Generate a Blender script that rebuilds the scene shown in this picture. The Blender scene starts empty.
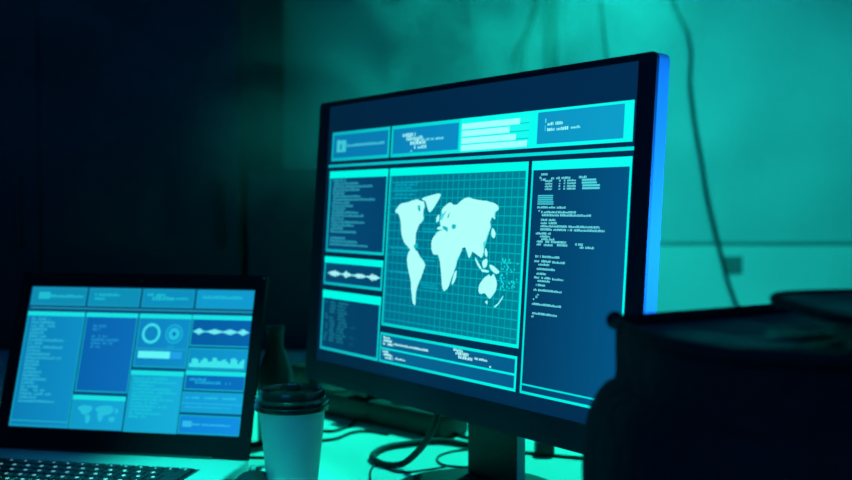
import bpy, bmesh, math, random
from mathutils import Vector, Matrix, Euler
random.seed(7)
S = bpy.context.scene
COL = S.collection
EYE = 1.065           # camera height; the desk top is at 0.74
PITCH = 0.035
DESK = 0.74

# ---------------------------------------------------------------- camera, world, lights, exposure
cd = bpy.data.cameras.new('camera'); cam = bpy.data.objects.new('camera', cd); COL.objects.link(cam)
cam.location = (0, 0, EYE); cam.rotation_euler = (math.pi/2-PITCH, 0, 0)
cd.sensor_width = 36; cd.lens = 1000/852*36; cd.clip_start = .02
cd.dof.use_dof = True; cd.dof.focus_distance = .95; cd.dof.aperture_fstop = 4.2
S.camera = cam
S.view_settings.view_transform = 'Standard'; S.view_settings.look = 'None'
S.view_settings.exposure = 0; S.view_settings.gamma = 1; S.view_settings.use_curve_mapping = False
w = bpy.data.worlds.new('night'); S.world = w; w.use_nodes = True
w.node_tree.nodes['Background'].inputs[0].default_value = (.0, .05, .12, 1)
w.node_tree.nodes['Background'].inputs[1].default_value = .02

def lin(r, g, b):
    f = lambda c: (c/255)/12.92 if c/255 <= .04045 else ((c/255+.055)/1.055)**2.4
    return (f(r), f(g), f(b))

def spot(name, loc, aim, power, col, size, blend, rad):
    l = bpy.data.lights.new(name, 'SPOT'); o = bpy.data.objects.new(name, l); COL.objects.link(o)
    l.energy = power; l.color = col; l.spot_size = math.radians(size); l.spot_blend = blend; l.shadow_soft_size = rad
    o.location = loc; o.rotation_euler = (Vector(aim)-Vector(loc)).to_track_quat('-Z', 'Y').to_euler()
    return o
GREEN = (.03, 1, .72)
spot('wall_lamp', (.85, .95, 1.95), (.83, 3.0, 1.07), 158, (.014, 1, .87), 48, 1.0, .1)
spot('desk_lamp', (.5, 2.15, 2.1), (-.06, 1.4, .74), 310, (.008, 1, .68), 40, .8, .08)
spot('blue_lamp', (1.3, .98, .98), (.2, .88, 1.04), 140, (.006, .22, 1), 20, .5, .04)
spot('overhead_fill', (-.33, .84, 2.2), (-.25, 1.13, .76), 165, (.008, 1, .74), 13.5, .9, .04)  # added narrow green fill to brighten the laptop deck and cup
al = bpy.data.lights.new('blue_fill', 'AREA'); ao = bpy.data.objects.new('blue_fill', al); COL.objects.link(ao)  # added dim blue fill that lifts the blacks, not a light of the room
al.shape = 'SQUARE'; al.size = 1.2; al.energy = 14; al.color = (.01, .3, 1); ao.location = (-.8, -1.0, 2.3); ao.rotation_euler = (math.radians(45), 0, math.radians(-20))

# ---------------------------------------------------------------- materials
def mat(name, rgb, rough=.6, metal=0, noise=0, nscale=20, bump=0, spec=.5, trans=0, emit=None, es=0):
    m = bpy.data.materials.new(name); m.use_nodes = True
    nt = m.node_tree; b = nt.nodes['Principled BSDF']
    b.inputs['Base Color'].default_value = (*rgb, 1); b.inputs['Roughness'].default_value = rough
    b.inputs['Metallic'].default_value = metal; b.inputs['Specular IOR Level'].default_value = spec
    if trans: b.inputs['Transmission Weight'].default_value = trans
    if emit: b.inputs['Emission Color'].default_value = (*emit, 1); b.inputs['Emission Strength'].default_value = es
    if noise or bump:
        tc = nt.nodes.new('ShaderNodeTexCoord'); n = nt.nodes.new('ShaderNodeTexNoise')
        n.inputs['Scale'].default_value = nscale; n.inputs['Detail'].default_value = 5
        nt.links.new(tc.outputs['Object'], n.inputs['Vector'])
        if noise:
            r = nt.nodes.new('ShaderNodeMixRGB'); r.inputs[1].default_value = (*[c*(1-noise) for c in rgb], 1)
            r.inputs[2].default_value = (*[min(1, c*(1+noise)) for c in rgb], 1)
            nt.links.new(n.outputs['Fac'], r.inputs[0]); nt.links.new(r.outputs[0], b.inputs['Base Color'])
        if bump:
            bp = nt.nodes.new('ShaderNodeBump'); bp.inputs['Strength'].default_value = bump; bp.inputs['Distance'].default_value = .01
            nt.links.new(n.outputs['Fac'], bp.inputs['Height']); nt.links.new(bp.outputs[0], b.inputs['Normal'])
    return m
M = dict(
    wall=mat('painted_plaster', (.62, .64, .64), .8, noise=.12, nscale=2.5, bump=.1),
    panel=mat('pale_lower_wall', (.78, .83, .8), .55, noise=.04, nscale=2),
    dark_wall=mat('dark_plaster', (.03, .035, .04), .9, noise=.2, nscale=3),
    floor=mat('dark_floor', (.05, .05, .055), .6, noise=.3, nscale=6),
    desk=mat('white_laminate', (.8, .82, .8), .35, noise=.03, nscale=8),
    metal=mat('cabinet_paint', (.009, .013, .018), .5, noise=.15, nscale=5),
    trim=mat('trunking_plastic', (.3, .33, .33), .5),
    plate=mat('socket_plastic', (.2, .22, .22), .4),
    blk=mat('black_plastic', (.008, .009, .012), .5, noise=.1),
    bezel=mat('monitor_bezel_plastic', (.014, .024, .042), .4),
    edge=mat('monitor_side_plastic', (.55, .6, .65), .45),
    cable=mat('cable_rubber', (.008, .009, .011), .7),
    wcable=mat('wall_cable_rubber', (.045, .055, .06), .7),
    alu=mat('laptop_aluminium', (.62, .64, .64), .45, metal=.2, noise=.04, nscale=60),
    key=mat('key_plastic', (.01, .011, .014), .4),
    key_dot=mat('glowing_key_dot', (.6, .7, .7), .5, emit=lin(120, 200, 215), es=.75),
    paper=mat('paper_cup_card', (.72, .74, .72), .65, noise=.04, nscale=12),
    lid=mat('cup_lid_plastic', (.012, .014, .016), .22),
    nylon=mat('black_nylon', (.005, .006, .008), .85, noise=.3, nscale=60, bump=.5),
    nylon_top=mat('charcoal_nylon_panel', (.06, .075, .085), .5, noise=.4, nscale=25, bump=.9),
    piping=mat('bag_piping', (.03, .035, .04), .4),
    glass=mat('smoked_glass', (.03, .07, .09), .3, trans=.85),
    lid_dark=mat('laptop_bezel_plastic', (.002, .004, .008), .7, spec=.12),
    led=mat('camera_lens', (.02, .03, .03), .1),
)
def screen_mat():
    m = bpy.data.materials.new('screen_image'); m.use_nodes = True; nt = m.node_tree; b = nt.nodes['Principled BSDF']
    a = nt.nodes.new('ShaderNodeVertexColor'); a.layer_name = 'Col'
    b.inputs['Base Color'].default_value = (.004, .006, .01, 1); b.inputs['Roughness'].default_value = .35
    nt.links.new(a.outputs[0], b.inputs['Emission Color']); b.inputs['Emission Strength'].default_value = 1
    return m
M['screen'] = screen_mat()

# ---------------------------------------------------------------- helpers
def tag(o, label=None, cat=None, group=None, kind=None):
    if label: o['label'] = label
    if cat: o['category'] = cat
    if group: o['group'] = group
    if kind: o['kind'] = kind
    return o
def empty(name, loc, rot=(0, 0, 0)):
    o = bpy.data.objects.new(name, None); COL.objects.link(o); o.location = loc; o.rotation_euler = rot
    o.empty_display_size = .05; return o
def obj(name, bm, m, parent=None, smooth=False, loc=None):
    me = bpy.data.meshes.new(name); bmesh.ops.recalc_face_normals(bm, faces=bm.faces); bm.to_mesh(me); bm.free()
    for x in (m if isinstance(m, (list, tuple)) else [m]): me.materials.append(x)
    if smooth:
        for p in me.polygons: p.use_smooth = True
        me.set_sharp_from_angle(angle=math.radians(40))
    o = bpy.data.objects.new(name, me); COL.objects.link(o)
    if parent: o.parent = parent
    if loc: o.location = loc
    return o
def box(bm, x0, x1, y0, y1, z0, z1, bev=0, seg=2, mi=0):
    r = bmesh.ops.create_cube(bm, size=1); vs = r['verts']
    for v in vs:
        v.co = Vector(((x0+x1)/2+v.co.x*(x1-x0), (y0+y1)/2+v.co.y*(y1-y0), (z0+z1)/2+v.co.z*(z1-z0)))
    fs = set(f for v in vs for f in v.link_faces)
    if bev:
        es = list(set(e for v in vs for e in v.link_edges))
        n = bmesh.ops.bevel(bm, geom=es, offset=bev, segments=seg, affect='EDGES', profile=.5)
        fs = set(n['faces']) | set(f for f in fs if f.is_valid)
    for f in fs:
        if f.is_valid: f.material_index = mi
    return bm
def bx(*a, **k): return box(bmesh.new(), *a, **k)
def catmull(pts, n=8, closed=False):
    P = [Vector(p) for p in pts]; out = []; N = len(P)
    for i in range(N if closed else N-1):
        if closed: a, b, c, d = P[(i-1) % N], P[i], P[(i+1) % N], P[(i+2) % N]
        else: a, b, c, d = P[max(i-1, 0)], P[i], P[i+1], P[min(i+2, N-1)]
        for k in range(n):
            t = k/n
            out.append(.5*((2*b)+(c-a)*t+(2*a-5*b+4*c-d)*t*t+(3*b-a-3*c+d)*t**3))
    if not closed: out.append(P[-1].copy())
    return out
def tube(pts, r, n=8, sides=10, closed=False, bm=None):
    bm = bm or bmesh.new(); P = catmull(pts, n, closed); N = len(P); rings = []; up = None
    for i, p in enumerate(P):
        t = (P[(i+1) % N]-P[i-1]) if closed else (P[min(i+1, N-1)]-P[max(i-1, 0)])
        t.normalize()
        if up is None: up = Vector((0, 0, 1)) if abs(t.z) < .9 else Vector((0, 1, 0))
        a = up-t*up.dot(t); a.normalize(); up = a; b = t.cross(a)
        rr = r(i/(N-1)) if callable(r) else r
        rings.append([bm.verts.new(p+(a*math.cos(q)+b*math.sin(q))*rr) for q in [2*math.pi*k/sides for k in range(sides)]])
    for i in range(N if closed else N-1):
        A, B = rings[i], rings[(i+1) % N]
        for k in range(sides): bm.faces.new((A[k], A[(k+1) % sides], B[(k+1) % sides], B[k]))
    if not closed: bm.faces.new(rings[0][::-1]); bm.faces.new(rings[-1])
    return bm
def lathe(prof, seg=48, bm=None):
    bm = bm or bmesh.new(); rings = []
    for r, z in prof:
        if r < 1e-6: rings.append([bm.verts.new((0, 0, z))])
        else: rings.append([bm.verts.new((r*math.cos(2*math.pi*k/seg), r*math.sin(2*math.pi*k/seg), z)) for k in range(seg)])
    for A, B in zip(rings, rings[1:]):
        for k in range(seg):
            j = (k+1) % seg
            if len(A) == 1 and len(B) == 1: continue
            if len(A) == 1: bm.faces.new((A[0], B[j], B[k]))
            elif len(B) == 1: bm.faces.new((A[k], A[j], B[0]))
            else: bm.faces.new((A[k], A[j], B[j], B[k]))
    return bm
CP, SP = math.cos(PITCH), math.sin(PITCH)
def at(px, py, z=None, Y=None):
    """a point of the place seen along a direction, at height z or distance Y"""
    dx = (px-426)/1000; dy = (py-240)/1000
    d = Vector((dx, CP-dy*SP, -SP-dy*CP))
    k = (z-EYE)/d.z if z is not None else Y/d.y
    return Vector((0, 0, EYE))+d*k

# ---------------------------------------------------------------- the room
WY = 3.0
def struct(name, bm, m): return tag(obj(name, bm, m), kind='structure')
struct('floor', bx(-2.2, 2.2, -1.6, WY+.1, -.1, 0), M['floor'])
struct('wall_back', bx(-2.2, 2.2, WY, WY+.1, 0, 2.6), M['wall'])
struct('wall_left', bx(-2.3, -2.2, -1.6, WY+.1, 0, 2.6), M['dark_wall'])
struct('wall_right', bx(2.2, 2.3, -1.6, WY+.1, 0, 2.6), M['dark_wall'])
struct('wall_front', bx(-2.3, 2.3, -1.7, -1.6, 0, 2.6), M['dark_wall'])
struct('ceiling', bx(-2.3, 2.3, -1.7, WY+.1, 2.6, 2.7), M['dark_wall'])
struct('trim_2', bx(.32, 2.19, WY-.006, WY-.0002, .12, .945), M['panel'])  # slab added, paler so the lower wall comes out brighter
struct('trim_1', bx(.32, 2.18, WY-.012, WY-.0005, .945, .957, bev=.002), M['trim'])

# vertical conduit on the wall
pa = at(545, 0, Y=WY-.02); pb = at(558, 0, Y=WY-.02)
tag(obj('wall_conduit', bx(pa.x, pb.x, WY-.03, WY-.0005, .96, 2.59, bev=.003), M['wcable']),
    'flat grey vertical conduit on the wall above the monitor', 'conduit')

# tall cabinets and the low one, in the dark at the left
def cabinet(name, label, x0, x1, y0, y1, h, ndoors, cat='cabinet'):
    t = empty(name, ((x0+x1)/2, (y0+y1)/2, 0)); tag(t, label, cat)
    W, D = (x1-x0)/2, (y1-y0)/2
    obj('body', bx(-W, W, -D+.02, D, .04, h, bev=.004), M['metal'], t)
    obj('plinth', bx(-W+.02, W-.02, -D+.04, D-.01, 0, .04), M['blk'], t)
    for k in range(ndoors):
        a = -W+.004+k*(2*W-.004)/ndoors; b = -W+(k+1)*(2*W-.004)/ndoors
        d = obj('door', bx(a, b, -D, -D+.018, .06, h-.01, bev=.003), M['metal'], t)
        obj('handle', bx(b-.05, b-.035, -D-.02, -D, h*.5-.08, h*.5+.08, bev=.004), M['blk'], d)
    return t
xr = at(242, 100, Y=2.3).x; xl = at(285, 100, Y=2.98).x
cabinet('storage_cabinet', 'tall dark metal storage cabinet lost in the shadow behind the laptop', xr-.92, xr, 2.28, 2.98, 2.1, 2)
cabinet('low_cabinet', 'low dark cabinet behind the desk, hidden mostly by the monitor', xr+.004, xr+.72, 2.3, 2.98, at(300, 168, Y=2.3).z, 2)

# ---------------------------------------------------------------- desk
dk = empty('desk', (.1, 1.25, 0)); tag(dk, 'white topped desk carrying the monitor, laptop, cup and bag', 'desk')
obj('desk_top', bx(-1.3, 1.2, -.95, .97, DESK-.03, DESK, bev=.003), M['desk'], dk)
for x in (-1.22, 1.1):
    for y in (-.87, .86):
        obj('leg', bx(x, x+.06, y, y+.06, 0, DESK-.03, bev=.004), M['metal'], dk)

# ---------------------------------------------------------------- screens: flat coloured shapes in one mesh
class UI:
    def __init__(s): s.bm = bmesh.new(); s.l = s.bm.loops.layers.float_color.new('Col'); s.ox = s.oy = 0
    def poly(s, pts, c, k, c2=None):
        f = s.bm.faces.new([s.bm.verts.new((x/1000, -.0001*k, y/1000)) for x, y in pts])
        xs = [p[0] for p in pts]; a, b = min(xs), max(xs)
        for lp, p in zip(f.loops, pts):
            t = (p[0]-a)/(b-a) if b > a else 0
            q = [c[i]+(c2[i]-c[i])*t for i in range(3)] if c2 else c
            lp[s.l] = (*lin(*q), 1)
    def rect(s, x0, y0, x1, y1, c, k, c2=None): s.poly([(x0, y0), (x1, y0), (x1, y1), (x0, y1)], c, k, c2)
    def frame(s, x0, y0, x1, y1, t, c, k, c2=None):
        c2 = c2 or c
        s.rect(x0, y0, x1, y0+t, c, k, c2); s.rect(x0, y1-t, x1, y1, c, k, c2)
        s.rect(x0, y0+t, x0+t, y1-t, c, k); s.rect(x1-t, y0+t, x1, y1-t, c2, k)
    def words(s, x, y, w, h, c, k, gap=.12):
        """a row of tiny glyph-like marks"""
        e = x+w
        while x < e:
            g = random.choice((.5, .7, .9))*h*.75
            if random.random() > gap:
                hh = h*random.choice((.7, 1, 1, .85)); s.rect(x, y, min(x+g, e), y+hh, c, k)
            x += g+h*.22
    def disc(s, cx, cy, r0, r1, c, k, n=40):
        for i in range(n):
            a, b = 2*math.pi*i/n, 2*math.pi*(i+1)/n
            s.poly([(cx+r0*math.cos(a), cy+r0*math.sin(a)), (cx+r1*math.cos(a), cy+r1*math.sin(a)),
                    (cx+r1*math.cos(b), cy+r1*math.sin(b)), (cx+r0*math.cos(b), cy+r0*math.sin(b))], c, k)
    def blob(s, pts, c, k, rag=0):
        P = catmull([(x, y, 0) for x, y in pts], 4, True)
        if rag: P = [p+Vector((random.uniform(-rag, rag), random.uniform(-rag, rag), 0)) for p in P]
        vs = [s.bm.verts.new((p.x/1000, -.0001*k, p.y/1000)) for p in P]
        n0 = len(s.bm.faces); f = s.bm.faces.new(vs)
        fs = bmesh.ops.triangulate(s.bm, faces=[f])['faces']
        for f in fs:
            for lp in f.loops: lp[s.l] = (*lin(*c), 1)
    def build(s, parent):
        me = bpy.data.meshes.new('screen_image')
        for f in s.bm.faces:
            if f.normal.y == 0: f.normal_update()
        s.bm.normal_update()
        for f in s.bm.faces:
            if f.normal.y > 0: f.normal_flip()
        s.bm.to_mesh(me); s.bm.free(); me.materials.append(M['screen'])
        o = bpy.data.objects.new('screen_image', me); COL.objects.link(o); o.parent = parent; return o

# ---------------------------------------------------------------- monitor
W_, H_ = .5636, .36
TH, TI = -.9275, .07
mon = empty('monitor', (-.1564, 1.3041, EYE-.2264)); tag(mon, 'large black desktop monitor showing a glowing cyan world map', 'monitor')
mon.rotation_mode = 'XYZ'
mon.rotation_euler = (Matrix.Rotation(TH, 3, 'Z') @ Matrix.Rotation(-TI, 3, 'X')).to_euler()
# housing in local axes: x along the width, y away from the viewer, z up
def rounded(x0, x1, z0, z1, r, n=6):
    out = []
    for cx, cz, a0 in ((x1-r, z1-r, 0), (x0+r, z1-r, 90), (x0+r, z0+r, 180), (x1-r, z0+r, 270)):
        for k in range(n+1):
            a = math.radians(a0+90*k/n); out.append((cx+r*math.cos(a), cz+r*math.sin(a)))
    return out
def prism(bm, out, y0, y1):
    A = [bm.verts.new((x, y0, z)) for x, z in out]; B = [bm.verts.new((x, y1, z)) for x, z in out]; n = len(A)
    bm.faces.new(A); bm.faces.new(B)
    for k in range(n): bm.faces.new((A[k], A[(k+1) % n], B[(k+1) % n], B[k]))
    return bm
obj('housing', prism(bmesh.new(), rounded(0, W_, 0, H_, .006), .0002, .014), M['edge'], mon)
out = rounded(0, W_, 0, H_, .006); inn = [(min(max(x, .022), W_-.0205), min(max(z, .027), .354)) for x, z in out]
bm = bmesh.new(); n = len(out)
def rg(pts, y): return [bm.verts.new((x, y, z)) for x, z in pts]
L4 = [rg(out, .0002), rg(out, -.003), rg(inn, -.003), rg(inn, .0002)]
for A, B in zip(L4, L4[1:]):
    for k in range(n): bm.faces.new((A[k], A[(k+1) % n], B[(k+1) % n], B[k]))
bmesh.ops.remove_doubles(bm, verts=bm.verts, dist=1e-6)
obj('bezel', bm, M['bezel'], mon)
def ringbox(bm, X0, X1, Z0, Z1, x0, x1, z0, z1, y0, y1, mi=0):
    box(bm, X0, x0, y0, y1, Z0, Z1, mi=mi); box(bm, x1, X1, y0, y1, Z0, Z1, mi=mi)
    box(bm, x0, x1, y0, y1, Z0, z0, mi=mi); box(bm, x0, x1, y0, y1, z1, Z1, mi=mi)

bm = bx(.03, W_-.03, .014, .032, .03, H_-.03, bev=.008); box(bm, .14, W_-.14, .03, .052, .08, H_-.08, bev=.01)
obj('rear_shell', bm, M['blk'], mon, True)

N = (2, 34, 62)
u = UI()
u.rect(22, 27, 543.5, 354, (2, 36, 62), 0, (2, 44, 80))
DK, DK2 = (3, 62, 100), (2, 58, 98)
CY = (0, 255, 238); TE = (12, 176, 190)
def lc(x):      # line colour runs from dim teal at the left of the panel to full cyan at the right
    t = max(0, min(1, (x-30)/400)); return tuple(TE[i]+(CY[i]-TE[i])*t for i in range(3))
def panel(x0, y0, x1, y1, hd, fill, fill2=None, t=3.5, htop=(0, 252, 232)):
    u.rect(x0, y0, x1, y1, fill, 1, fill2); u.frame(x0, y0, x1, y1, t, lc(x0), 2, lc(x1))
    if hd: u.rect(x0, y1-hd, x1, y1, htop, 3)
# top row
panel(32, 283, 162, 320, 0, (6, 122, 175), (8, 126, 180), 4)
u.rect(44, 294, 66, 309, (60, 200, 215), 4); u.words(46, 306, 10, 5, (70, 205, 215), 4)
u.rect(52, 297, 56, 304, (20, 130, 170), 5); u.words(68, 300, 84, 3.6, (70, 200, 220), 4, .02)
panel(165, 283, 296, 320, 0, (8, 132, 186), (10, 140, 196), 4)
u.words(188, 306, 26, 4, (150, 240, 245), 4); u.words(196, 301, 32, 5, (150, 240, 245), 4, .04)
u.words(204, 296, 30, 5.5, (160, 245, 245), 4, .02); u.words(212, 291, 24, 4, (140, 235, 245), 4); u.words(228, 299.5, 38, 3, (110, 225, 240), 4, .1)
u.words(205, 288, 3, 2, (110, 225, 240), 4)
u.rect(295, 283, 539, 320, (12, 255, 242), 3)
for x1, y in ((390, 308.5), (375, 300.8), (385, 293), (402, 285.5)):
    u.rect(298, y-.4, x1, y+5.6, (160, 255, 255), 5); u.rect(x1, y-.2, 404, y+.6, (0, 190, 190), 5)
    u.rect(x1, y+.6, 404, y+5.6, (30, 250, 240), 4)
u.rect(416, 286.5, 528, 317.5, (12, 148, 196), 4, (14, 158, 202))
u.rect(426.5, 307, 428, 311, (90, 230, 245), 5); u.rect(426.5, 299, 427.6, 304.5, (70, 215, 240), 5)
u.words(430, 304, 8, 3, (150, 255, 255), 5, 0); u.words(441, 304, 10, 3, (150, 255, 255), 5, 0)
u.words(430, 298.5, 10, 3, (150, 255, 255), 5, 0); u.words(443, 298.5, 16, 3.2, (150, 255, 255), 5, 0); u.words(462, 299, 12, 2.6, (130, 250, 255), 5, .1)
# divider
u.rect(27, 275.2, 546, 278.6, TE, 2, (0, 238, 228))
# left column
panel(31, 167, 163, 270, 9, (4, 76, 118), (2, 66, 108))
tl = [(40, 30), (42, 58), (41, 90), (41, 62), (40, 28), (42, 64), (42, 96), (40, 42), (40, 50), (42, 30), (41, 62), (41, 74), (40, 30), (40, 78), (40, 54), (40, 30), (40, 60), (0, 0), (40, 36), (40, 64), (40, 88)]
for i, (x, wd) in enumerate(tl):
    if wd: u.words(x, 256.5-i*4.05, wd, 3.3, (42, 158, 178), 3, .0)
panel(30, 125, 163, 161, 8, (3, 74, 112), (2, 70, 110), 3.5)
u.rect(40, 139.2, 158, 141, (110, 235, 240), 3)
for cx, wd, h in ((56, 26, 5), (84, 20, 4.6), (114, 26, 4.4), (143, 24, 5)):
    for i in range(12):
        x = cx-wd/2+wd*i/12; hh = h*(1-abs(i-5.5)/7.2)*random.uniform(.6, 1.15)
        u.rect(x, 140-hh, x+wd/13, 140+hh, (165, 248, 250), 4)
panel(30, 42, 163, 118, 10, (3, 68, 104), (3, 60, 100), 3.6)
for i in range(13):
    y = 102-i*4
    for x, wd, p in ((38, 7, .5), (50, 13, .9), (68, 24, .9), (98, 12, .35)):
        if random.random() < p and not (i < 4 and x > 90): u.words(x+random.uniform(-1, 2), y, wd*random.uniform(.6, 1), 3, (22, 120, 140) if x < 90 else (10, 84, 116), 3, .05)
# map panel
panel(166, 85, 406, 270, 9, (2, 108, 138), (0, 132, 150), 3.6)
x = 171.5
while x < 402: u.rect(x, 89, x+1.3, 260, (0, 146, 168) if x < 260 else (0, 168, 178), 2); x += 9.6
y = 93
while y < 260: u.rect(170, y, 402, y+1.3, (0, 150, 170), 2.5, (0, 176, 184)); y += 9.4
for y, x0, wd in ((252, 176, 50), (249, 178, 44), (245.5, 176, 36), (242, 176, 48), (238, 178, 40), (234, 176, 30), (199, 236, 26), (196, 238, 34), (176, 176, 40), (171, 178, 30), (164, 240, 24), (148, 176, 52), (137, 240, 26), (134, 242, 30)):
    u.words(x0, y, wd, 2.2, (6, 168, 190), 3, .05)
LAND = (175, 255, 250)
lands = [
 [(182, 219), (190, 227), (212, 231), (225, 233), (231, 229), (236, 231), (238, 224), (234, 219), (238, 211), (231, 206), (224, 198), (219, 191), (221, 186), (217, 183), (213, 187), (210, 183), (216, 178), (222, 175), (226, 172), (222, 172), (213, 178), (206, 182), (201, 187), (196, 197), (193, 211), (188, 217)],
 [(233, 234), (247, 237), (266, 239), (261, 230), (249, 219), (243, 226), (240, 231)],
 [(214, 174), (227, 175), (236, 168), (245, 161), (242, 152), (238, 144), (232, 132), (230, 124), (231, 115), (226, 117), (223, 128), (220, 141), (214, 154), (211, 165)],
 [(262, 195), (272, 199), (282, 198), (288, 195), (297, 193), (304, 184), (309, 180), (303, 169), (298, 156), (293, 146), (288, 137), (281, 134), (277, 146), (273, 163), (268, 172), (259, 173), (255, 184)],
 [(263, 201), (270, 204), (268, 209), (274, 212), (281, 217), (280, 222), (272, 217), (271, 222), (283, 229), (294, 226), (303, 231), (316, 235), (330, 230), (345, 231), (363, 226), (364, 222), (358, 219), (360, 212), (354, 216), (350, 212), (354, 205), (350, 198), (347, 190), (341, 185), (345, 178), (341, 172), (337, 181), (331, 185), (327, 181), (322, 171), (315, 182), (308, 187), (303, 179), (297, 182), (291, 193), (284, 197), (282, 202), (276, 200), (269, 200)],
 [(341, 143), (347, 150), (355, 155), (359, 153), (363, 156), (368, 147), (366, 138), (358, 131), (351, 136), (342, 135)],
 [(366, 123), (372, 127), (379, 135), (377, 131), (370, 124)], [(352, 127), (355, 128), (355, 125)],
 [(332, 172), (336, 168), (343, 161), (340, 161), (334, 167)], [(344, 168), (351, 171), (351, 164), (346, 162)],
 [(356, 165), (362, 164), (371, 159), (366, 157), (358, 161)], [(295, 143), (299, 154), (302, 156), (301, 148), (297, 142)],
 [(262, 213), (266, 216), (266, 210), (262, 208)], [(357, 203), (362, 198), (360, 193), (356, 196)], [(348, 182), (351, 177), (350, 173), (347, 177)], [(344, 160), (354, 159), (353, 157.5), (344, 158)]]
for p in lands:
    big = len(p) > 8
    mx = sum(q[0] for q in p)/len(p); my = sum(q[1] for q in p)/len(p)
    for dx, dy in ((.6, 0), (-.6, 0), (0, .6), (0, -.6)): u.blob([(x+dx, y+dy) for x, y in p], (70, 218, 222), 4+.1*dx+.05*dy)
    u.blob(p, LAND, 5, .7 if big else 0)
for p in ([(226, 226), (230, 226), (231, 220), (227, 221)], [(222, 180), (227, 184), (230, 181), (226, 177)], [(274, 204), (283, 202), (281, 199), (275, 201)], [(291, 206), (297, 205), (295, 201), (290, 202)], [(281, 214), (285, 219), (283, 213)]):
    u.blob(p, (10, 190, 195), 6)
for _ in range(60):
    x, y = random.uniform(372, 398), random.uniform(140, 172); u.rect(x, y, x+1.8, y+1.8, (20, 215, 215), 4)
# bottom log panel
panel(165, 42, 405, 77, 0, (8, 98, 142), (6, 92, 140), 3)
u.rect(168, 57.5, 403, 59.8, lc(240), 3, lc(400))
for a in ((172, 70.2, 14, 3), (172, 66.5, 18, 3), (172, 62.8, 20, 3.2), (194, 64.5, 66, 2.6), (172, 54, 12, 2.6), (174, 50.5, 18, 3), (178, 47, 16, 3), (198, 48.5, 20, 2.4),
          (304, 71, 16, 3), (308, 67.6, 22, 3.4), (313, 64, 24, 3.4), (340, 66, 20, 2.4), (364, 60.5, 3, 2.4)): u.words(*a, (175, 250, 250), 4, .04)
# right code panel
u.rect(411, 42, 540, 270, (3, 58, 98), 1, (3, 84, 132)); u.frame(411, 42, 540, 270, 2.6, (0, 232, 225), 2, CY)
u.rect(411, 261, 540, 270, (12, 255, 242), 3); u.rect(413, 50.2, 538, 52, (0, 225, 222), 3)
T = (105, 225, 232)
for x, y, wd in ((425, 255.6, 9), (423, 252.4, 2.5), (425, 250.4, 7), (439, 251.4, 4), (446, 251.6, 5), (453, 251.6, 12), (476, 251.8, 10),
                 (422, 223.6, 15), (438, 223.6, 9), (449, 223.4, 12), (424, 220.4, 2),
                 (428, 218.9, 22), (451, 218.9, 24), (429, 216, 24), (454, 216, 40), (428, 211.4, 9), (439, 211.4, 9), (428, 208.4, 9), (439, 208.4, 11),
                 (428, 205.4, 36), (466, 205.4, 40), (428, 202.2, 38), (468, 202.2, 44),
                 (422, 198.2, 21), (428, 195.4, 14), (430, 192.8, 18), (424, 190.4, 8), (436, 190.4, 28), (424, 187.6, 6), (434, 187.2, 12), (452, 187.6, 14), (476, 189, 10), (482, 186.4, 18),
                 (423, 175.8, 33), (422, 171.2, 7), (432, 171.4, 13), (447, 171, 17), (426, 168.2, 17), (426, 163.8, 25), (426, 159.2, 13),
                 (423, 155.4, 7), (433, 155.4, 13), (448, 155, 15), (428, 152.4, 17), (426, 148.2, 13), (423, 143.4, 39), (427, 139, 4), (426.5, 136.6, 2.5), (423, 134.4, 2), (422, 129.6, 40), (423, 120.6, 34), (422, 117.4, 3.5)):
    u.words(x, y, wd, 2.2, T, 4, .03)
for i in range(4):
    u.rect(480+(i > 1)*1, 249.3-i*2.6, (498, 499, 503, 503)[i], 251.2-i*2.6, (80, 215, 225), 4)
    for x, wd in ((431, 10), (450, 2), (456.5, 2), (461, 11.5)): u.words(x, 249.2-i*2.6, wd, 1.9, T, 4, 0)
for i in range(5): u.rect(422, 235.2-i*2, 443+(i > 2), 236.6-i*2, (60, 200, 214), 4)
scr = u.build(mon); scr.location = (0, -.0006, 0)
# bottom bezel button dots
obj('button', bx(W_-.06, W_-.05, -.0042, -.002, .008, .012, bev=.0008), M['blk'], mon)
# stand
bpy.context.view_layer.update()
MI = mon.matrix_world.inverted() @ (Matrix.Translation((.079, 1.129, DESK)) @ Matrix.Rotation(TH, 4, 'Z'))
nk = obj('neck', bx(-.043, .043, -.006, .006, .012, .27, bev=.002), M['blk'], mon); nk.matrix_local = MI
obj('side_strip', bx(.0425, .0438, -.0055, .0055, .014, .268), M['edge'], nk)
sb = obj('stand_base', lathe([(0, 0), (.1, 0), (.101, .003), (.099, .009), (.094, .0115), (0, .013)]), M['blk'], mon, True); sb.matrix_local = MI @ Matrix.Translation((.0175, -.0427, 0))
mt = obj('mount_arm', bx(-.035, .035, -.022, -.004, .17, .265, bev=.003), M['blk'], mon); mt.matrix_local = MI

# ---------------------------------------------------------------- laptop
K = .309/.294
LTH, LTI = -.1965, .3171
lz = DESK+.001
hinge = Vector((-.5021*K, 1.1919*K, EYE-.2653*K))
lap = empty('laptop', (hinge.x, hinge.y, DESK), (0, 0, LTH)); tag(lap, 'open silver laptop showing blue dashboard panels beside the cup', 'laptop')
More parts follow.
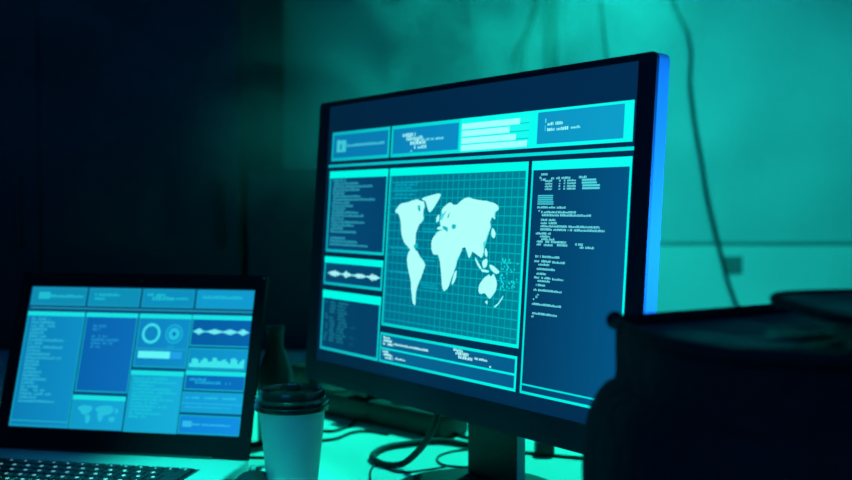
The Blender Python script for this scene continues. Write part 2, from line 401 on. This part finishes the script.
# deck in local axes: x along width from lit-area left, -y towards the viewer
dz = hinge.z-DESK-.026   # deck top height
hinge_y = -.026*math.tan(LTI)
LW = .309
bm = bx(-.016, LW+.014, hinge_y-.228, hinge_y+.004, .003, dz, bev=.003, seg=3)
obj('base', bm, M['alu'], lap, True)
for x in (.01, LW-.02):
    for y in (-.2, -.02): obj('foot', bx(x, x+.012, y+hinge_y, y+.012+hinge_y, 0, .0035), M['blk'], lap)
kx0, ky0 = .022, hinge_y-.05
obj('key_well', bx(kx0-.004, kx0+.262, ky0-.112, ky0+.002, dz-.001, dz+.0004), M['key'], lap)
P = .0176
rows = [[1]*14, [1]*13+[1.8], [1.5]+[1]*12+[1.3], [1.8]+[1]*11+[2.0], [2.3]+[1]*10+[1.5], [1.2, 1, 1, 1.2, 5.2, 1.2, 1, 1, 1, 1]]
for ri, row in enumerate(rows):
    x = kx0; tot = sum(row); sc = .258/(tot*P)
    for wk in row:
        ww = wk*P*sc; y1 = ky0-ri*.0182-.001; y0 = y1-.0155
        bm = bx(x+.001, x+ww-.001, y0, y1, dz+.0002, dz+.0022, bev=.0007, seg=1)
        if wk < 1.25:  # small glowing dot on each narrow key
            cx, cy = x+ww*.5, (y0+y1)/2+.0005; s = .0021 if ri else .0014
            rr = bmesh.ops.create_circle(bm, cap_ends=True, segments=10, radius=s, matrix=Matrix.Translation((cx, cy, dz+.0024)))
            for v in rr['verts']:
                v.co.y = cy+(v.co.y-cy)*1.25
                for f in v.link_faces: f.material_index = 1
        obj('key', bm, [M['key'], M['key_dot']], lap)
        x += ww
obj('touchpad', bx(LW/2-.05, LW/2+.05, hinge_y-.218, hinge_y-.152, dz-.001, dz+.0003), M['alu'], lap)
# lid, tilted back; its own empty-free transform is baked through a parented mesh
LR = Matrix.Rotation(-LTI, 4, 'X')
def lidobj(name, bm, m, parent=lap, smooth=False):
    o = obj(name, bm, m, parent, smooth); return o
lit_h = .294*K/1.7
bm = bx(-.016, LW+.0145, .0012, .007, -.0275, lit_h+.019, bev=.0022)
lid = obj('lid', bm, M['lid_dark'], lap); lid.matrix_local = Matrix.Translation((0, 0, hinge.z-DESK)) @ LR
bm = bmesh.new(); ringbox(bm, -.0155, LW+.014, -.027, lit_h+.0185, 0, LW, 0, lit_h, -.001, .0013)
obj('lid_bezel', bm, M['lid_dark'], lid)
bm = bmesh.new(); bmesh.ops.create_uvsphere(bm, u_segments=10, v_segments=6, radius=.0018)
obj('webcam', bm, M['led'], lid, loc=(LW/2, -.001, lit_h+.009))
obj('hinge', bx(.03, LW-.03, -.002, .008, -.03, -.0245, bev=.002), M['blk'], lid)
bm = bmesh.new(); bmesh.ops.create_uvsphere(bm, u_segments=10, v_segments=6, radius=.0013)
obj('corner_dot', bm, M['plate'], lid, loc=(LW+.0105, -.0016, lit_h+.0145))  # single pale dot on the upper right lid corner

u = UI(); s0 = lit_h*1000/174
F1 = (8, 130, 185); BG = (6, 72, 120)
u.rect(0, 0, 309, 174, BG, 0, (6, 84, 130))
for x0, x1, c in ((2, 80, (14, 138, 178)), (83, 155, (12, 142, 182)), (158, 229, (12, 142, 188)), (232, 309, (16, 152, 204))):
    u.rect(x0, 150, x1, 173, c, 1); u.frame(x0, 150, x1, 173, 1.5, (20, 156, 186), 2)
G = (30, 190, 210)
u.rect(12, 158, 28, 167, G, 3); u.words(28, 160, 48, 4, G, 3, .03); u.words(92, 163, 34, 3.5, G, 3); u.words(92, 158, 14, 3.5, G, 3)
u.words(165, 164, 24, 4, G, 3); u.words(172, 159, 30, 5.5, G, 3, 0); u.words(200, 160, 22, 3, G, 3); u.words(240, 162, 54, 4, G, 3)
u.rect(3, 146, 311, 147.6, (40, 150, 170), 2)
def lp(x0, y0, x1, y1, fill, fill2=None, hd=5.5, edge=(20, 165, 195), hc=(25, 225, 225)):
    u.rect(x0, y0, x1, y1, fill, 1, fill2); u.frame(x0, y0, x1, y1, 1.6, edge, 2)
    if hd: u.rect(x0, y1-hd, x1, y1, hc, 3)
lp(1, 1, 82, 142, (10, 126, 180), (14, 142, 198)); u.rect(2, 7, 81, 8.5, (30, 170, 195), 3)
random.seed(3)
for i in range(24):
    wd = random.choice((20, 26, 34, 50, 44, 24, 18)); u.words(8, 131-i*4.4, wd, 3.4, (44, 178, 212), 3, .05)
lp(84, 45, 156, 142, (8, 98, 172), (12, 108, 184)); 
for i, wd in enumerate((0, 18, 10, 0, 22, 38, 30, 14)): 
    if wd: u.words(96, 128-i*4.2, wd, 3.2, (30, 146, 205), 3, .1)
lp(83, 1, 155, 41, (14, 152, 200), (20, 164, 212))
for p in ([(92, 26), (100, 29), (112, 27), (108, 20), (100, 18), (96, 22)], [(104, 17), (110, 17), (110, 10), (106, 8)], [(116, 25), (124, 29), (138, 29), (140, 22), (130, 18), (122, 20)], [(120, 20), (128, 20), (126, 11), (122, 12)], [(136, 16), (144, 16), (143, 11), (137, 11)], [(143, 27), (148, 24), (144, 20)]):
    u.blob(p, (36, 190, 220), 4)
lp(158, 77, 229, 142, (12, 130, 190), (14, 140, 198))
u.disc(177, 118, 9, 12.5, (60, 222, 235), 4); u.disc(208, 118, 9.5, 12, (24, 172, 215), 4); u.disc(208, 118, 2.4, 7.6, (34, 192, 225), 4); u.disc(208, 118, 0.01, 2.4, (10, 110, 180), 5)
u.words(200, 101, 16, 3, (24, 160, 205), 3)
u.rect(160, 99, 227, 100, (30, 170, 205), 3); u.rect(163, 88, 206, 96.5, (95, 245, 245), 4); u.rect(206, 88, 222, 96.5, (30, 160, 225), 4)
lp(157, 0, 228, 73, (16, 160, 205), (22, 172, 215))
for i, wd in enumerate((0, 46, 58, 30, 52, 58, 40, 56, 36, 50, 30, 42, 22)):
    if wd: u.words(162, 66-i*4.1, wd, 3, (26, 195, 215), 3, .05)
lp(230, 104, 310, 142, (4, 92, 160), (6, 96, 168)); u.rect(233, 121.2, 307, 122.8, (70, 225, 235), 3)
for cx, wd, h in ((241, 12, 4), (262, 20, 3.4), (282, 18, 3.6), (299, 12, 4.2)):
    for i in range(8):
        x = cx-wd/2+wd*i/8; hh = h*(1-abs(i-3.5)/5); u.rect(x, 122-hh, x+wd/9, 122+hh, (110, 240, 245), 4)
lp(230, 76, 309, 102, (12, 140, 195), (16, 150, 205), 0)
for i in range(24):
    h = 4+6*abs(math.sin(i*.75))+random.uniform(0, 2.5); x = 233+i*3; u.rect(x, 79, x+3.05, 79+h, (60, 228, 232), 4)
lp(230, 52, 309, 75, (6, 100, 175), (8, 108, 188)); u.words(236, 63, 26, 3.5, (26, 170, 215), 3); u.words(244, 59.5, 46, 3.5, (26, 170, 215), 3)
lp(229, 26, 309, 50, (16, 152, 212), (20, 160, 220), 0)
for x in (234, 258, 282): u.words(x, 42, 18, 2.6, (40, 195, 222), 3)
u.rect(230, 36, 308, 37, (40, 185, 215), 3); u.words(234, 31, 60, 2.4, (30, 180, 220), 3)
lp(229, 1, 309, 23, (12, 130, 212), (16, 140, 224), 0); u.rect(234, 9, 246, 16, (44, 185, 230), 3); u.words(246, 11, 50, 2.6, (44, 185, 230), 3, .05)
for v in u.bm.verts: v.co.z *= s0
sc2 = u.build(lid); sc2.location = (0, .0008, 0)

# ---------------------------------------------------------------- paper cup
cc = at(292.5, 400, Y=1.115)
cup = empty('paper_cup', (cc.x, 1.112, DESK)); cup.scale = (1.04, 1.04, .995); tag(cup, 'pale paper coffee cup with a black lid between laptop and monitor', 'cup')
obj('cup_body', lathe([(0, .004), (.0235, .004), (.0245, 0), (.0255, 0), (.0262, .004), (.0362, .104), (.0372, .106), (.0362, .1065), (.0345, .104), (.0255, .006), (0, .006)]), M['paper'], cup, True)
obj('lid', lathe([(.0375, .0985), (.0398, .0985), (.0405, .0995), (.0405, .1035), (.0385, .1048), (.0385, .1062), (.0396, .1072), (.0396, .1088), (.0372, .1102), (.0355, .1115), (.0350, .1185), (.0338, .1205), (.0322, .1205), (.0310, .1185), (.0305, .1135), (0, .1135)]), M['lid'], cup, True)
obj('sip_spout', bx(-.010, .004, .021, .0295, .1135, .1225, bev=.002), M['lid'], cup)

# smoked glass bottle behind the cup
g = at(279, 360, Y=1.42)
obj_g = obj('glass_bottle', lathe([(0, 0), (.030, 0), (.033, .004), (.033, .085), (.030, .105), (.022, .125), (.0145, .138), (.0145, .160), (.0165, .161), (.0165, .168), (.012, .168), (.012, .138), (.0195, .123), (.0275, .103), (.0305, .085), (.0305, .006), (0, .006)]), M['glass'], None, True, (g.x+.004, 1.36, DESK)); obj_g.scale = (.75, .75, .95)
tag(obj_g, 'dim smoked glass bottle standing behind the paper cup', 'bottle')

# ---------------------------------------------------------------- clutter behind the monitor
a = at(318, 414, z=DESK); b = at(440, 441, z=DESK)
dv = (b-a); ang = math.atan2(dv.y, dv.x); L = dv.length
ps = empty('power_strip', a, (0, 0, ang)); tag(ps, 'long black power strip lying on the desk under the monitor', 'power strip')
obj('body', bx(-.1, L, 0, .062, 0, .036, bev=.006), M['blk'], ps, True)
for k in range(5):
    x = -.06+k*.075
    bm = lathe([(.024, 0), (.024, .0025), (.020, .0025), (.019, .0005), (0, .0005)], 24)
    for v in bm.verts: v.co += Vector((x, .031, .0362))
    obj('socket', bm, M['cable'], ps, True)
for px, py, lab, ns, rz in ((352, 398, 'black power adapter plugged in at the left end of the power strip', 0, .2), (408, 418, 'black power adapter plugged in near the middle of the power strip', 1, -.1)):
    k = (0, 2)[ns]
    w0 = a + Vector((math.cos(ang), math.sin(ang), 0))*(-.06+k*.075) + Vector((-math.sin(ang), math.cos(ang), 0))*.031
    o = obj('power_adapter', bx(-.022, .022, -.026, .026, 0, .03, bev=.004), M['blk'], None, True, (w0.x, w0.y, DESK+.0388))
    o.rotation_euler.z = ang+rz; tag(o, lab, 'power adapter')

def cable(label, pts, r, name='cable', m='cable', group=None):
    o = obj(name, tube(pts, r), M[m], None, True); tag(o, label, 'cable', group); return o
def D(px, py, r=.003): return at(px, py, z=DESK+r)
T1 = .0042
cable('thick black cable looping down from the monitor onto the desk', [
    at(440, 396, Y=1.16), at(437, 415, Y=1.165), at(431, 432, Y=1.18), at(420, 449, Y=1.20), D(404, 463, T1+.004), D(388, 465, T1), D(376, 461, T1), D(373, 455, T1), D(384, 448, T1), D(405, 444, T1), D(440, 441, T1), D(475, 446, T1), D(500, 449, T1)], T1)
cable('thin dark wire curling at the desk front below the thick looped cable', [D(374, 492, .0013), D(370, 474, .0013), D(377, 465, .0013)+Vector((0, 0, 0)), D(398, 472, .0013), D(425, 470, .0013), D(448, 466, .0013)], .0013)
cable('thin wire arching in a hoop beside the monitor stand', [D(474, 449, .0014), D(452, 451.5, .0014), D(438, 457, .0014), D(441, 464, .0014), D(462, 467, .0014), D(480, 466, .0014)], .0014)
cable('dark lead running from the power strip to the monitor stand', [D(443, 431, .0025), D(455, 434, .0025), D(470, 438, .0025), D(490, 441, .0025)], .0025)
cable('upper of two thin leads curving right of the cup', [D(300, 427, .0022), D(322, 430.5, .0022), D(336, 430.5, .0022), D(350, 425, .0022), D(358, 419, .0022)], .0022)
cable('lower of two thin leads curving right of the cup', [D(300, 442, .0022), D(322, 440.5, .0022), D(338, 438, .0022), D(352, 432.5, .0022), D(368, 431, .0022), D(388, 434, .0022)], .0022)
cable('thin black lead on the desk right of the monitor stand', [D(505, 452, .0022), D(530, 453, .0022), D(555, 455.5, .0022), D(590, 458.5, .0022), D(640, 460, .0022)], .0022)
cable('nearer thin black lead in the gap between laptop and cup', [D(222, 455, .0018), D(240, 457, .0018), D(256, 457.5, .0018), D(272, 457, .0018), D(290, 452, .0018)], .0018)
cable('farther thin black lead in the gap between laptop and cup', [D(222, 447, .0018), D(245, 446, .0018), D(260, 445, .0018), D(280, 441, .0018)], .0018)
p = D(546, 456)
pl = obj('plug', bx(-.012, .012, -.014, .014, 0, .02, bev=.003), M['blk'], None, True, (p.x, p.y+.02, DESK)); tag(pl, 'small black plug block on the desk right of the monitor stand', 'plug')
# mouse beside the laptop
p = D(254, 492)
ms = empty('computer_mouse', (p.x+.002, p.y, DESK), (0, 0, .3)); tag(ms, 'black mouse beside the laptop at the bottom edge of the view', 'mouse')
bm = bmesh.new(); bmesh.ops.create_uvsphere(bm, u_segments=24, v_segments=14, radius=1)
for v in bm.verts: v.co = Vector((v.co.x*.027, v.co.y*.045, max(v.co.z, -.15)*.022+.0034))
obj('shell', bm, M['blk'], ms, True)
bm = bmesh.new(); bmesh.ops.create_cone(bm, cap_ends=True, segments=16, radius1=.006, radius2=.006, depth=.005, matrix=Matrix.Translation((0, .024, .0215)) @ Matrix.Rotation(math.pi/2, 4, 'Y'))
obj('scroll_wheel', bm, M['trim'], ms, True)

# ---------------------------------------------------------------- on the wall
WC = WY-.018
def wc(pts): return [at(x, y, Y=WC) for x, y in pts]
cable('long dark cable drooping down the wall right of the monitor', [at(655, -60, Y=WC)]+wc([(673.8, 0), (687, 30), (691.8, 52), (690.8, 82), (695, 120), (702, 160), (708, 197), (718.5, 242), (728, 280), (740, 313), (756, 350)]), .005, m='wcable')
cable('dark cable on the wall above the monitor, left of a forked pair', wc([(536, -30), (534, 0), (527, 28), (517, 49), (512, 71), (508, 110), (510, 150)]), .0045, m='wcable')
cable('dark cable on the wall above the monitor, right of a forked pair', [p+Vector((.0, -.012, 0)) for p in wc([(538, -30), (537, 0), (530, 28), (523, 50), (522.5, 71), (524, 110), (522, 150)])], .0045, m='wcable')
cable('thin straight cable hanging on the wall right of the conduit', wc([(599, -30), (601, 0), (603.6, 26), (607, 56), (611, 100), (612, 150)]), .0035, m='wcable')
q0 = at(722, 256, Y=WY); q1 = at(741, 273, Y=WY)
so = empty('wall_socket', ((q0.x+q1.x)/2, WY-.0005, (q0.z+q1.z)/2)); tag(so, 'small grey wall socket behind the hanging cable', 'socket')
so.location.y -= .006; hw = (q1.x-q0.x)/2; hh = (q0.z-q1.z)/2
obj('face_plate', bx(-hw, hw, -.009, 0, -hh, hh, bev=.002), M['plate'], so)
obj('socket_insert', bx(-.014, .014, -.011, -.009, -.014, .014, bev=.001), M['plate'], so)

# ---------------------------------------------------------------- bag in the foreground
def rel(x, y, z): return Vector((x, y, EYE+z))
BC = Vector((.29, .61, 0))
bag = empty('fabric_bag', (BC.x+.006, BC.y, DESK)); tag(bag, 'bulky black fabric bag in the right foreground with a slack top', 'bag')
plan = [(.113, .625), (.1155, .575), (.122, .53), (.140, .493), (.17, .474), (.22, .468), (.30, .472), (.40, .498), (.455, .56), (.47, .66), (.445, .735), (.385, .762), (.30, .735), (.242, .704), (.17, .660), (.128, .636)]
loop = catmull([(x, y, 0) for x, y in plan], 8, True)
nL = len(loop)
cen = sum(loop, Vector())/nL
nor = []
for i in range(nL):
    t = loop[(i+1) % nL]-loop[i-1]; n = Vector((t.y, -t.x, 0)).normalized()
    if n.dot(loop[i]-cen) < 0: n = -n
    nor.append(n)
def ring(bm, off, z, wob=0):
    out = []
    for i, (p, n) in enumerate(zip(loop, nor)):
        o_ = off+wob*math.sin(i*.37+z*60)*.5+wob*math.sin(i*.9+z*130)*.4
        q = p+n*o_; out.append(bm.verts.new((q.x-BC.x, q.y-BC.y, z+EYE-DESK)))
    return out
def loft(bm, rings, cap0=False, cap1=False):
    for A, B in zip(rings, rings[1:]):
        n = len(A)
        for k in range(n): bm.faces.new((A[k], A[(k+1) % n], B[(k+1) % n], B[k]))
    if cap0: bm.faces.new(rings[0])
    if cap1: bm.faces.new(rings[-1])
bm = bmesh.new()
loft(bm, [ring(bm, o_, z, w_) for o_, z, w_ in ((-.004, -.325, 0), (.012, -.3245, 0), (.015, -.318, .001), (.018, -.27, .002), (.020, -.2, .002), (.0205, -.165, .002), (.0195, -.145, .0015), (.016, -.128, .001), (.0115, -.118, .001), (.006, -.1115, .0005), (.001, -.109, .0005), (.0, -.104, .001), (-.0008, -.09, .0015), (0, -.0745, .0005))], True, False)
obj('body', bm, M['nylon'], bag, True)
bm = bmesh.new()
rs = []
for f_ in (1, .93, .84, .72, .58, .42, .26, .1):
    rr = []
    for i, p in enumerate(loop):
        q = cen+(p-cen)*f_
        sag = -.0075*(1-f_**3)+.0022*math.sin(q.x*90+q.y*60)*(1-f_)*2+.0015*math.sin(q.x*210-q.y*140)*(1-f_**2)
        rr.append(bm.verts.new((q.x-BC.x, q.y-BC.y, EYE-.0755-DESK+sag)))
    rs.append(rr)
loft(bm, rs, False, True)
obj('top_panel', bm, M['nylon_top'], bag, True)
obj('rim', tube([Vector((p.x-BC.x, p.y-BC.y, EYE-.0735-DESK)) for p in loop[::4]], .0042, 4, 8, True), M['nylon'], bag, True)
bm = bmesh.new(); bmesh.ops.create_uvsphere(bm, u_segments=14, v_segments=8, radius=.0058)
obj('rim_corner', bm, M['nylon'], bag, True, loc=(.113-BC.x, .627-BC.y, EYE-.0725-DESK))
# raised round flap
fp = [(.2045, .602), (.200, .555), (.199, .515), (.2045, .482), (.24, .468), (.32, .472), (.375, .51), (.385, .57), (.35, .622), (.28, .635), (.228, .626)]
fl = catmull([(x, y, 0) for x, y in fp], 6, True); fc = sum(fl, Vector())/len(fl)
FZ = EYE-.0565-DESK
bm = bmesh.new(); rs = []
for f_, dzz in ((.99, -.0025), (1, -.001), (1, .002), (.96, .0012), (.85, -.001), (.6, -.003), (.3, -.003)):
    rs.append([bm.verts.new(((fc+(p-fc)*f_).x-BC.x, (fc+(p-fc)*f_).y-BC.y, FZ+dzz+(.0012*math.sin(p.x*120+f_*9) if f_ < .95 else 0))) for p in fl])
loft(bm, rs, True, True)
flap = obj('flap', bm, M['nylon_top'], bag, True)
obj('flap_edge', tube([Vector((p.x-BC.x, p.y-BC.y, FZ)) for p in fl[::3]], .0032, 4, 8, True), M['nylon'], flap, True)
obj('flap_piping', tube([Vector((fc+(p-fc)*1.012).to_tuple())-Vector((BC.x, BC.y, 0))+Vector((0, 0, FZ-.0022)) for p in fl[::3]], .0011, 4, 6, True), M['piping'], flap, True)

# ---------------------------------------------------------------- smoke hanging in the air
def haze():
    m = bpy.data.materials.new('smoke'); m.use_nodes = True; nt = m.node_tree
    nt.nodes.remove(nt.nodes['Principled BSDF']); out = nt.nodes['Material Output']
    v = nt.nodes.new('ShaderNodeVolumePrincipled'); v.inputs['Color'].default_value = (.8, .9, 1, 1); v.inputs['Anisotropy'].default_value = .1
    tc = nt.nodes.new('ShaderNodeTexCoord'); n = nt.nodes.new('ShaderNodeTexNoise'); n.inputs['Scale'].default_value = 4.6; n.inputs['Detail'].default_value = 5; n.inputs['Distortion'].default_value = .8
    r = nt.nodes.new('ShaderNodeMapRange'); r.inputs['From Min'].default_value = .47; r.inputs['From Max'].default_value = .66; r.inputs['To Min'].default_value = .02; r.inputs['To Max'].default_value = 1.3
    nt.links.new(tc.outputs['Object'], n.inputs['Vector']); nt.links.new(n.outputs['Fac'], r.inputs['Value'])
    sx = nt.nodes.new('ShaderNodeSeparateXYZ'); nt.links.new(tc.outputs['Object'], sx.inputs[0])
    g = nt.nodes.new('ShaderNodeMapRange'); g.inputs['From Min'].default_value = .98; g.inputs['From Max'].default_value = 1.35
    mu = nt.nodes.new('ShaderNodeMath'); mu.operation = 'MULTIPLY'
    nt.links.new(sx.outputs[2], g.inputs['Value']); nt.links.new(g.outputs[0], mu.inputs[0]); nt.links.new(r.outputs[0], mu.inputs[1]); nt.links.new(mu.outputs[0], v.inputs['Density']); nt.links.new(v.outputs[0], out.inputs['Volume'])
    return m
HAZE = True
if HAZE:
    o = obj('smoke', bx(-1.6, 1.6, 1.42, 2.26, .96, 2.57), haze()); tag(o, 'thin drifting smoke hanging behind the monitor in front of the wall', 'smoke', kind='stuff')
